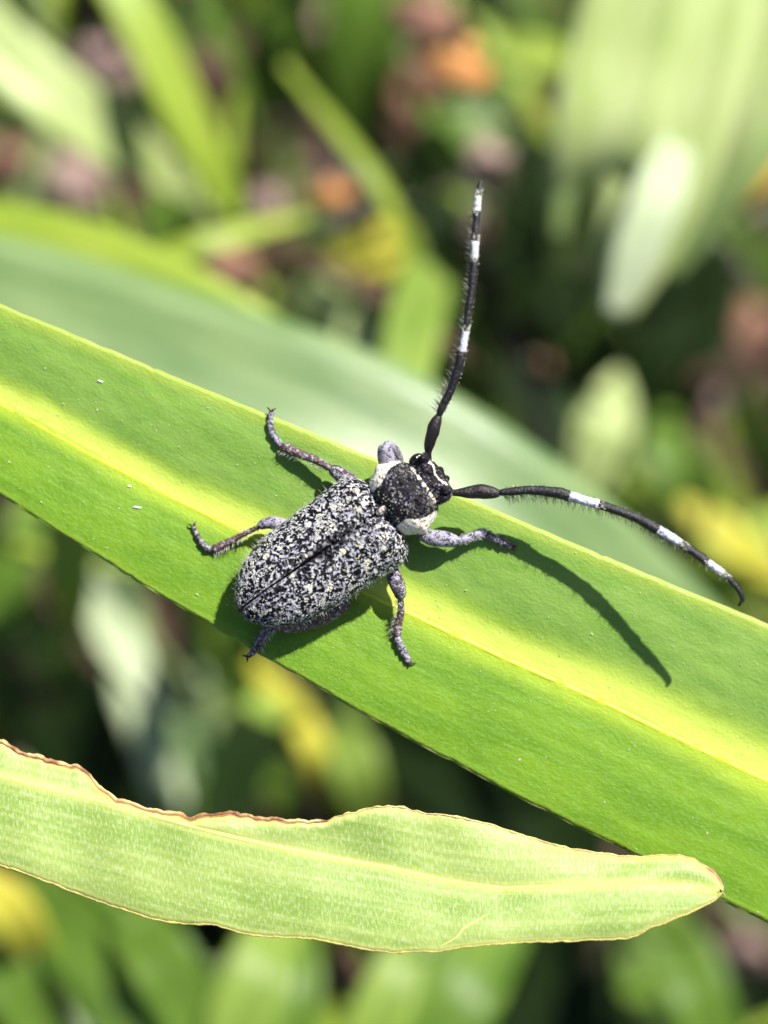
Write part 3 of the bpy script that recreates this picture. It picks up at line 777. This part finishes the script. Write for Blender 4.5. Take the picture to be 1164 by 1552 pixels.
# ------------------------------------------------------------------ ground and background
GZ = -14.5
n = N('soil_litter'); o_ = n.obj()
f = n.noise(o_, 0.7, 5, 0.6); g = n.noise(o_, 3.2, 4)
col = n.mix(n.rng(f, 0.38, 0.62), (0.008, 0.006, 0.004), (0.035, 0.022, 0.015)); col = n.mix(n.math('MULTIPLY', n.rng(g, 0.55, 0.7), 0.6), col, (0.08, 0.05, 0.035))
n.link(col, n.b.inputs['Base Color']); n.b.inputs['Roughness'].default_value = 0.9; n.link(n.bump(g, 1, 0.3), n.b.inputs['Normal'])
mb = MB(); vs = []; fs = []
ring = list(np.linspace(-60, 60, 81)); xs_ = [-3000, -800, -200] + ring + [200, 800, 3000]
for yv in xs_:
    for xv in xs_:
        z = GZ + (0.7*nz((xv, yv, 0), 0.16)+0.25*nz((xv, yv, 3), 0.5) if abs(xv) < 61 and abs(yv) < 61 else 0); vs.append((xv, yv, z))
mb.add(vs, grid_faces(len(xs_), len(xs_)))
gr = mb.build('ground', n.m, origin=Vector((0, 0, 0))); gr['kind'] = 'structure'

COL = {
 'bright': blade_mat('leaf_yellow_green', (0.22, 0.33, 0.03), (0.34, 0.44, 0.06), trans=0.3),
 'mid': blade_mat('leaf_fresh_green', (0.13, 0.21, 0.03), (0.23, 0.33, 0.06), trans=0.25),
 'sheen': blade_mat('leaf_soft_green', (0.19, 0.29, 0.09), (0.31, 0.41, 0.15), rough=0.4, trans=0.25),
 'pale': blade_mat('leaf_pale_green', (0.34, 0.44, 0.13), (0.50, 0.58, 0.26), rough=0.35, trans=0.3),
 'white': blade_mat('leaf_whitish_sheen', (0.38, 0.48, 0.26), (0.56, 0.63, 0.42), rough=0.5, trans=0.3),  # whitish green, sheen painted into the base colour
 'green': blade_mat('leaf_mid_green', (0.055, 0.12, 0.012), (0.15, 0.25, 0.035), trans=0.28),
 'cool': blade_mat('leaf_cool_green', (0.09, 0.18, 0.045), (0.19, 0.28, 0.10), rough=0.40, trans=0.2, spec=1.5),
 'dark': blade_mat('leaf_shade_green', (0.006, 0.014, 0.004), (0.016, 0.03, 0.008), trans=0.1, spec=0.15),  # near-black green that puts the shade of the gaps into colour
 'yellow': blade_mat('leaf_yellow', (0.42, 0.42, 0.04), (0.58, 0.52, 0.07), rough=0.5, trans=0.25),
 'gold': blade_mat('leaf_golden', (0.55, 0.30, 0.03), (0.60, 0.42, 0.05), rough=0.5, trans=0.25),
 'orange': blade_mat('leaf_orange', (0.50, 0.21, 0.07), (0.66, 0.34, 0.12), rough=0.6, trans=0.2),
 'rust': blade_mat('litter_rust', (0.20, 0.10, 0.07), (0.32, 0.17, 0.12), rough=0.7, trans=0.1),
 'brown': blade_mat('litter_brown', (0.06, 0.035, 0.022), (0.13, 0.075, 0.055), rough=0.8, trans=0.08),
 'pink': blade_mat('litter_pinkish', (0.22, 0.15, 0.13), (0.36, 0.25, 0.22), rough=0.8, trans=0.08),
 'grey': blade_mat('litter_grey', (0.12, 0.10, 0.09), (0.24, 0.20, 0.19), rough=0.8, trans=0.05),
}
def blade_mesh(mb, pts, width, tilt=(0.0, 0.0), fold=0.16, base=0.35, tip=0.03, ns=26, nw=6, wave=0.0):
    """pts (x,y,h); width in picture steps at that spot; tilt = lean of the face to picture right / up"""
    rs = catmull(pts, ns); W3 = [P(*q[:3]) for q in rs]
    face = (nx + rx*tilt[0] + ux*tilt[1]).normalized(); vs = []; uvs = []; L = 0
    for i in range(ns):
        t = (W3[min(ns-1, i+1)]-W3[max(0, i-1)]).normalized(); e = t.cross(face).normalized(); up = e.cross(t).normalized()
        if i: L += (W3[i]-W3[i-1]).length
        k = i/(ns-1); prof_ = (base+(1-base)*smooth(0, 0.35, k))*(tip+(1-tip)*(1-max(0, (k-0.45)/0.55)**2.2))
        w = width*0.5*S*(DIST-rs[i][2])/DIST*prof_
        for j in range(nw+1):
            v = j/nw*2-1; vs.append(W3[i]+e*w*v + up*(abs(v)*w*fold + wave*w*math.sin(L*1.3+v*2))); uvs.append((L, v*w))
    mb.add(vs, grid_faces(ns, nw+1), uvs)
def bg_leaf(label, pts, width, colk, tilt=(0, 0.1), name='blurred_leaf', cat='leaf', group=None, rib=None, **kw):
    mb = MB(); blade_mesh(mb, pts, width, tilt, **kw)
    o = mb.build(name, COL[colk], uv=True); md = o.modifiers.new('thickness', 'SOLIDIFY'); md.thickness = 0.03
    tag(o, label, cat, group or 'blurred leaves behind the beetle')
    return o

# large shapes, near to far (x, y, depth)
bg_leaf('broad pale-sheened leaf running just behind the upper edge of the beetle leaf', [(-260, 410, -1150), (0, 465, -1130), (260, 550, -1100), (520, 640, -1080), (760, 765, -1100), (980, 915, -1200), (1180, 1075, -1300)], 235, 'cool', (0.08, 0.30), fold=0.12, base=0.9, tip=0.3)
bg_leaf('yellow-green arching leaf entering at the left edge above the beetle leaf', [(-160, 345, -1260), (0, 362, -1250), (120, 392, -1230), (260, 450, -1200), (420, 530, -1200), (600, 620, -1200)], 120, 'bright', (0, 0.3), base=0.9)
bg_leaf('pale green leaf slanting down from the top left corner', [(-130, -60, -1700), (0, 80, -1700), (120, 175, -1750), (260, 270, -2000), (330, 330, -2300)], 108, 'pale', (0.1, 0.2), base=0.9)
bg_leaf('narrow yellow-green leaf crossing from the top edge down to the right', [(140, -90, -1700), (215, 40, -1700), (285, 185, -1750), (345, 300, -1900), (400, 420, -2300)], 76, 'bright', (0.2, 0.45), base=0.9, tip=0.2)
bg_leaf('wide pale upright leaf in the top right, left one of the bunch', [(985, -140, -1400), (950, 60, -1400), (905, 240, -1420), (860, 410, -1700)], 165, 'pale', (0.15, 0.45), base=0.9, tip=0.35)
bg_leaf('wide pale leaf in the top right with a whitish tip', [(1090, -140, -1500), (1045, 80, -1450), (990, 280, -1450), (930, 480, -1500)], 180, 'pale', (0.1, 0.42), base=0.9, tip=0.25)
bg_leaf('leaf tip painted whitish as sheen among the top right leaves', [(1040, 180, -1480), (1000, 290, -1380), (965, 380, -1370), (928, 478, -1400)], 78, 'white', (0.1, 0.25), base=0.5, tip=0.3)
bg_leaf('green leaf slanting in from the right edge above the orange-edged one', [(1330, -60, -1520), (1220, 80, -1510), (1110, 240, -1510), (1010, 430, -1600)], 120, 'sheen', (0.2, 0.3), base=0.9)
bg_leaf('narrow green strip leaf between the two wide pale leaves top right', [(1040, -120, -1440), (1000, 60, -1420), (950, 220, -1430), (900, 380, -1500)], 26, 'sheen', (0.0, 0.1), base=0.9, tip=0.3)
bg_leaf('slim pale green leaf at the very top right corner', [(1200, -120, -1480), (1155, 20, -1470), (1110, 170, -1480), (1070, 320, -1550)], 90, 'pale', (0.0, 0.3), base=0.9, tip=0.3)
bg_leaf('thin cool green leaf on the left flank of the top right bunch', [(905, -110, -1450), (890, 60, -1430), (868, 220, -1440), (845, 370, -1500)], 50, 'sheen', (0.0, 0.2), base=0.9, tip=0.3)
bg_leaf('golden leaf edge below the green leaf at the right edge', [(1290, 130, -1530), (1190, 215, -1530), (1115, 290, -1540), (1040, 390, -1700)], 66, 'gold', (0, 0.1), base=0.9)
bg_leaf('green leaf hanging from the top edge left of the orange litter', [(600, -120, -2400), (560, 20, -2400), (540, 140, -2500), (560, 260, -2700)], 130, 'green', (0.1, 0.0), base=0.9)
bg_leaf('dull green leaf at the top edge right of the narrow yellow-green leaf', [(440, -110, -2500), (430, 20, -2500), (400, 110, -2600), (385, 190, -2900)], 90, 'green', (0.0, 0.1), base=0.9)
bg_leaf('short green leaf below the orange litter at the top', [(790, 110, -2600), (720, 180, -2500), (665, 235, -2500), (600, 310, -2700)], 110, 'green', (0.1, 0.1))
bg_leaf('yellow-green leaf just right of the orange litter at the top', [(680, 130, -2700), (750, 90, -2600), (830, 85, -2600), (900, 110, -2800)], 60, 'bright', (0.1, 0.1))
bg_leaf('soft green leaf behind the upright antenna', [(690, 290, -2100), (655, 390, -1800), (632, 470, -1500), (600, 640, -1300)], 84, 'mid', (0.0, 0.0), base=0.5, tip=0.9)
bg_leaf('small yellow leaf left of the upright antenna', [(650, 345, -2300), (600, 370, -2300), (560, 385, -2300), (500, 380, -2400)], 75, 'yellow', (0.1, 0.2))
bg_leaf('muted green leaf left of the rusty litter piece', [(300, 260, -2300), (265, 320, -2300), (250, 380, -2300), (280, 450, -2400)], 90, 'green', (-0.1, 0.1))
bg_leaf('pale greenish leaf between the rusty litter and the beetle antenna', [(420, 500, -2300), (480, 450, -2200), (510, 480, -2100), (600, 560, -2100)], 70, 'pale', (0.0, 0.2))
bg_leaf('yellow-green leaf patch right of the upright antenna base', [(770, 520, -2200), (800, 590, -2200), (830, 640, -2200), (850, 720, -2300)], 90, 'pale', (0.0, 0.1))
bg_leaf('thin golden leaf beside the dark gap right of the upright antenna', [(760, 520, -2300), (775, 580, -2250), (785, 630, -2250), (790, 690, -2300)], 40, 'gold', (0.0, 0.1))
bg_leaf('yellow leaf beyond the right antenna at the right edge', [(1030, 760, -2000), (1070, 790, -2000), (1120, 830, -2000), (1220, 900, -2100)], 58, 'yellow', (0.0, 0.2), base=0.4)
bg_leaf('yellow-green leaf under the yellow one at the right edge', [(1250, 760, -2200), (1160, 840, -2100), (1080, 880, -2100), (980, 930, -2200)], 120, 'bright', (0.0, 0.1), base=0.5)
bg_leaf('pale leaf patch above the right antenna', [(850, 780, -2300), (890, 700, -2300), (920, 640, -2300), (940, 560, -2400)], 100, 'pale', (0.1, 0.1))
bg_leaf('green leaf near the right edge under the pinkish litter', [(1010, 620, -2400), (1010, 690, -2300), (1040, 740, -2300), (1100, 800, -2400)], 80, 'green', (0.0, 0.1))
bg_leaf('leaf painted dark as shade below the whitish leaf tip', [(820, 420, -2400), (870, 480, -2400), (900, 560, -2500), (920, 640, -2700)], 120, 'dark', (0.0, 0.0))
# below the beetle leaf
bg_leaf('upright pale yellow-green leaf in the gap under the left part of the beetle leaf', [(110, 760, -1700), (105, 850, -1700), (100, 930, -1800), (95, 990, -2100)], 75, 'bright', (0.0, 0.35), base=0.9, tip=0.6)
bg_leaf('long pale leaf slanting down in the left gap between the two sharp leaves', [(100, 810, -2500), (170, 960, -2350), (215, 1070, -2250), (270, 1260, -2200)], 74, 'white', (0.05, 0.4), base=0.5, tip=0.5)
bg_leaf('green leaf right of the long pale leaf in the left gap', [(170, 860, -2600), (225, 980, -2500), (285, 1090, -2450), (370, 1260, -2500)], 110, 'cool', (0.05, 0.25))
bg_leaf('leaf painted dark as the shade of the far left gap', [(-20, 780, -2400), (30, 930, -2300), (90, 1080, -2300), (160, 1260, -2400)], 190, 'dark', (0.0, 0.0))
bg_leaf('green leaf at the far left edge below the beetle leaf', [(-60, 1020, -2000), (-10, 930, -2000), (20, 840, -2000), (60, 740, -2100)], 90, 'green', (-0.1, 0.2))
bg_leaf('short yellow-green leaf above the dip of the withered leaf', [(330, 1290, -1700), (355, 1180, -1700), (385, 1100, -1750), (430, 1040, -1900)], 88, 'mid', (0.1, 0.3), base=0.7, tip=0.4)
bg_leaf('golden yellow leaf tip just below the beetle abdomen', [(380, 1000, -1900), (410, 1035, -1850), (440, 1060, -1850), (480, 1090, -1950)], 34, 'yellow', (0.0, 0.3), base=0.5, tip=0.3)
bg_leaf('yellow leaf right of the short yellow-green leaf', [(430, 1060, -2000), (465, 1110, -1900), (480, 1150, -1900), (490, 1230, -2000)], 46, 'yellow', (0.0, 0.3), base=0.5, tip=0.4)
bg_leaf('yellow-green leaf above the hump of the withered leaf', [(500, 1100, -2000), (530, 1140, -1900), (545, 1190, -1900), (560, 1260, -2000)], 80, 'mid', (0.0, 0.2), base=0.5, tip=0.4)
bg_leaf('dull green leaf behind the hump of the withered leaf', [(520, 1060, -2400), (600, 1120, -2400), (640, 1180, -2400), (680, 1290, -2500)], 80, 'green', (0.1, 0.1))
# along the bottom
bg_leaf('bright yellow leaf at the bottom left edge', [(-50, 1330, -1500), (10, 1375, -1500), (40, 1420, -1550), (75, 1490, -1700)], 75, 'yellow', (0.0, 0.2), base=0.8)
bg_leaf('orange and tan leaf slanting out of the bottom left', [(70, 1420, -1700), (110, 1480, -1700), (160, 1530, -1700), (220, 1620, -1800)], 62, 'orange', (0.0, 0.2), base=0.6, tip=0.5)
bg_leaf('green leaf in the bottom left corner below the yellow leaf', [(-60, 1400, -1700), (10, 1480, -1600), (60, 1560, -1600), (120, 1680, -1600)], 100, 'green', (0.0, 0.2), base=0.8, tip=0.5)
bg_leaf('deep green leaf under the left part of the withered leaf', [(30, 1330, -1700), (120, 1410, -1600), (190, 1490, -1550), (270, 1640, -1500)], 160, 'green', (0.0, 0.1), base=0.8, tip=0.5)
bg_leaf('green leaf slanting to the bottom edge left of the centre', [(190, 1380, -1600), (240, 1450, -1500), (280, 1520, -1500), (330, 1640, -1500)], 110, 'green', (0.0, 0.25), base=0.8, tip=0.5)
bg_leaf('yellow-green leaf rising from the bottom edge at the centre left', [(340, 1640, -1500), (365, 1540, -1500), (400, 1450, -1550), (440, 1370, -1700)], 110, 'mid', (0.1, 0.15), base=0.8, tip=0.5)
bg_leaf('muted green leaf beside the centre left one at the bottom edge', [(440, 1640, -1550), (450, 1540, -1550), (455, 1460, -1600), (440, 1380, -1700)], 70, 'green', (0.1, 0.15), base=0.8, tip=0.5)
bg_leaf('green leaf rising from the bottom edge right of the dark gap', [(590, 1660, -1500), (640, 1560, -1500), (700, 1470, -1550), (780, 1390, -1700)], 170, 'green', (0.1, 0.1), base=0.8, tip=0.4)
bg_leaf('thin bright leaf streak at the bottom centre', [(540, 1640, -1450), (570, 1550, -1450), (610, 1460, -1500), (640, 1400, -1600)], 90, 'mid', (0.1, 0.2), base=0.8, tip=0.4)
bg_leaf('dim green leaf under the tip of the withered leaf', [(980, 1380, -1800), (1030, 1450, -1750), (1060, 1520, -1700), (1090, 1640, -1700)], 110, 'green', (0.0, 0.1), base=0.7, tip=0.5)
bg_leaf('leaf painted dark as shade at the bottom right of the dark gap', [(860, 1400, -2300), (880, 1470, -2300), (900, 1560, -2300), (930, 1680, -2300)], 120, 'dark', (0.0, 0.0), base=0.7, tip=0.5)

# litter pieces: curled scraps
def litter(label, x, y, h, w, L, ang, colk, tilt=(0, 0.2)):
    c_, s_ = math.cos(ang), math.sin(ang)
    pts = [(x-c_*L/2, y-s_*L/2, h-60), (x-c_*L*0.2, y-s_*L*0.2, h+30), (x+c_*L*0.2, y+s_*L*0.2, h+40), (x+c_*L/2, y+s_*L/2, h-60)]
    mb = MB(); blade_mesh(mb, pts, w*1.25, tilt, fold=-0.35, base=0.35, tip=0.3, ns=16, wave=0.2)
    o = mb.build('dead_leaf', COL[colk], uv=True); md = o.modifiers.new('thickness', 'SOLIDIFY'); md.thickness = 0.05
    tag(o, label, 'dead leaf', 'pieces of leaf litter on the ground')
bg_leaf('leaf painted near black as shade in the bottom right gap', [(740, 1390, -2000), (800, 1460, -2000), (830, 1540, -2000), (850, 1680, -2000)], 230, 'dark', (0.0, 0.0), base=0.8, tip=0.5)  # this and the next three darken the gaps by leaf colour
bg_leaf('leaf painted near black as shade under the middle right part of the beetle leaf', [(560, 1080, -2300), (700, 1180, -2200), (820, 1240, -2200), (980, 1330, -2300)], 170, 'dark', (0.0, 0.0), base=0.8, tip=0.5)
bg_leaf('leaf painted dark as shade behind the upright antenna on its right', [(840, 200, -2500), (810, 340, -2500), (790, 460, -2500), (760, 620, -2600)], 120, 'dark', (0.0, 0.0), base=0.8, tip=0.5)
bg_leaf('leaf painted dark as shade between the pale bunch and the pinkish litter', [(1060, 360, -2500), (1040, 470, -2500), (1010, 570, -2500), (960, 700, -2600)], 150, 'dark', (0.0, 0.0), base=0.8, tip=0.5)
litter('tall brown dead leaf in the dark gap right of the upright antenna', 790, 330, -2700, 70, 190, 1.5, 'brown')
litter('brown dead leaf under the top right bunch', 790, 470, -2800, 70, 150, 1.3, 'brown')
litter('orange dead leaf near the top edge right of centre', 700, 92, -1650, 72, 100, 0.3, 'orange')
litter('salmon pink dead leaf touching the top edge', 645, 12, -1700, 72, 100, 0.2, 'rust')
litter('pinkish brown dead leaf between the two top left leaves', 160, 85, -2900, 80, 120, 0.2, 'pink')
litter('dusky purple-brown dead leaf at the left under the pale leaf', 105, 265, -3000, 80, 160, 0.7, 'pink')
litter('pink dead leaf at the left edge', 10, 245, -3000, 70, 80, 1.0, 'rust')
litter('reddish brown dead leaf in the upper left middle', 362, 415, -1900, 78, 110, 1.1, 'rust')
litter('pale pinkish dead leaf with bright rim in the upper middle', 415, 298, -1900, 50, 75, 0.6, 'pink')
litter('tan orange dead leaf in the upper middle', 500, 290, -1900, 34, 80, -0.2, 'orange')
litter('round grey-brown dead leaf near the top centre', 530, 222, -3000, 66, 70, 0.4, 'grey')
litter('pinkish dead leaf behind the tip of the upright antenna', 745, 245, -1900, 62, 85, 1.2, 'pink')
litter('brown dead leaf just right of the upright antenna', 745, 385, -3000, 75, 130, 1.4, 'rust')
litter('dim brown dead leaf right of the upright antenna base', 735, 540, -3000, 70, 110, 1.4, 'brown')
litter('small orange dead leaf in the middle right', 822, 542, -2800, 56, 60, 0.2, 'rust')
litter('orange-brown dead leaf at the right edge middle', 1155, 510, -2800, 70, 120, 1.3, 'rust')
litter('pinkish grey dead leaf near the right edge', 1080, 585, -2900, 80, 100, 1.0, 'pink')
litter('grey dead leaf near the right edge below the golden leaf', 1125, 375, -2900, 70, 110, 1.2, 'grey')
litter('dark brown dead leaf at the top right of centre', 820, 170, -3000, 80, 130, 1.3, 'brown')
litter('dim brown dead leaf near the top left of centre', 320, 110, -3100, 70, 110, 0.9, 'brown')
litter('rusty dead leaf at the left edge under the beetle leaf', 8, 815, -2600, 45, 60, 1.2, 'rust')
litter('dim brown dead leaf between hump and beetle leaf', 640, 1200, -2900, 60, 90, 0.5, 'brown')
litter('pale pinkish dead leaf at the bottom right edge', 1148, 1430, -2700, 66, 90, 1.0, 'pink')
litter('grey-pink dead leaf at the bottom edge near the right corner', 1085, 1535, -2700, 66, 80, 0.6, 'pink')
litter('dim reddish dead leaf under the middle of the withered leaf', 500, 1470, -2700, 60, 110, 1.3, 'brown')
litter('brown dead leaf in the left gap under the beetle leaf', 60, 800, -2700, 60, 60, 0.9, 'brown')

# uncountable undergrowth and litter close to the ground
keys = ['green', 'bright', 'dark', 'cool', 'pale', 'yellow']; wts = [0.15, 0.04, 0.74, 0.04, 0.01, 0.02]  # mostly the near-black green, shade painted into the undergrowth
mbs = {k: MB() for k in keys}
def ground_h(x, y):                     # depth (h) at which the picture ray meets the ground
    d = (P(x, y, -1000)-P(x, y, 0)); p0 = P(x, y, 0); t = (GZ-p0.z)/d.z
    return -1000*t
for i in range(460):
    x = random.uniform(-700, 1860); y = random.uniform(-900, 2300); hg = ground_h(x, y)
    k = random.choices(keys, wts)[0]
    base = P(x, y, hg); a = random.uniform(0, 6.28); L = random.uniform(3, 8.5); lean = random.uniform(0.35, 1.5)
    d = Vector((math.cos(a)*lean, math.sin(a)*lean, 1)).normalized(); side = d.cross(Vector((0, 0, 1))).normalized(); nrm = side.cross(d)
    w = random.uniform(0.18, 0.5); vs = []; uvs = []; nseg = 9
    for s in range(nseg):
        q = s/(nseg-1); c0 = base + d*L*q - Vector((0, 0, 1))*L*0.28*q*q*lean
        ww = w*(0.4+0.6*math.sin(min(1, q*1.8)*math.pi/2))*(1-max(0, (q-0.4)/0.6)**1.8)+0.005
        for j in (-1, 0, 1): vs.append(c0+side*ww*j - nrm*abs(j)*ww*0.25*(-1)); uvs.append((q*L, j*ww))
    mbs[k].add(vs, grid_faces(nseg, 3), uvs)
for k in keys:
    o = mbs[k].build('undergrowth', COL[k], uv=True, origin=Vector((0, 0, GZ))); o['kind'] = 'stuff'; o['label'] = 'blurred mass of thin leaves close to the ground'; o['category'] = 'undergrowth'
# thin stems and grass blades, twigs and crumbs added as blurred highlights, tangled in the undergrowth
tb = {k: MB() for k in ('bright', 'green', 'brown', 'pale', 'dark')}
for i in range(430):
    x = random.uniform(-300, 1460); y = random.uniform(-450, 2000); h = random.uniform(-3900, -1700); k = random.choices(list(tb), [0.20, 0.20, 0.30, 0.05, 0.25])[0]
    a = random.gauss(1.25, 0.55); L = random.uniform(180, 620); c_, s_ = math.cos(a)*L, math.sin(a)*L; b = random.uniform(-60, 60)
    blade_mesh(tb[k], [(x-c_/2, y-s_/2, h), (x+b, y, h+random.uniform(0, 200)), (x+c_/2, y+s_/2, h-random.uniform(0, 300))], random.uniform(10, 34), (random.uniform(-0.4, 0.4), random.uniform(-0.2, 0.5)), base=0.5, ns=12, nw=2)
for k in tb:
    o = tb[k].build('thin_stems', COL[k], uv=True, origin=Vector((0, 0, GZ))); o['kind'] = 'stuff'; o['label'] = 'blurred tangle of thin stems and grass'; o['category'] = 'stems'
pb = MB()  # pale crumbs added to blur into bright highlight discs
for i in range(320):
    x = random.uniform(-300, 1460); y = random.uniform(-450, 2000); p = P(x, y, ground_h(x, y)+random.uniform(100, 900)); r_ = random.uniform(0.04, 0.16); q = [Vector((random.gauss(0, 1), random.gauss(0, 1), random.gauss(0, 0.6))).normalized()*r_*random.uniform(0.6, 1.3) for _ in range(5)]
    pb.add([p+v for v in q], [(0, 1, 2), (0, 2, 3), (0, 3, 4), (1, 4, 2), (0, 1, 4), (2, 3, 4)])
o = pb.build('highlight_crumbs', COL['white'], smooth_=False, origin=Vector((0, 0, GZ))); o['kind'] = 'stuff'; o['label'] = 'pale crumbs added as blurred highlights among the stems'; o['category'] = 'highlights'
lk = ['brown', 'pink', 'rust', 'grey']; lm = {k: MB() for k in lk}
for i in range(420):
    x = random.uniform(-900, 2060); y = random.uniform(-1100, 2500); hg = ground_h(x, y)
    p = P(x, y, hg)+Vector((0, 0, random.uniform(0.1, 0.7))); a = random.uniform(0, 6.28); k = random.choices(lk, [0.72, 0.1, 0.1, 0.08])[0]
    d = Vector((math.cos(a), math.sin(a), random.uniform(-0.3, 0.3))); e = Vector((-math.sin(a), math.cos(a), random.uniform(-0.5, 0.5))); L = random.uniform(0.5, 1.6); w = random.uniform(0.2, 0.6)
    vs = []; uvs = []
    for s in range(6):
        q = s/5*2-1
        for j in range(4):
            v = j/3*2-1; ww = w*math.sqrt(max(0.02, 1-q*q)); vs.append(p+d*L*q+e*ww*v+Vector((0, 0, 1))*(0.25*v*v-0.2*q*q)); uvs.append((q, v))
    lm[k].add(vs, grid_faces(6, 4), uvs)
for k in lk:
    o = lm[k].build('leaf_litter', COL[k], uv=True, origin=Vector((0, 0, GZ))); o['kind'] = 'stuff'; o['label'] = 'blurred brown leaf litter covering the soil'; o['category'] = 'litter'

for o in bpy.data.objects:
    if 'o_' in o: del o['o_']
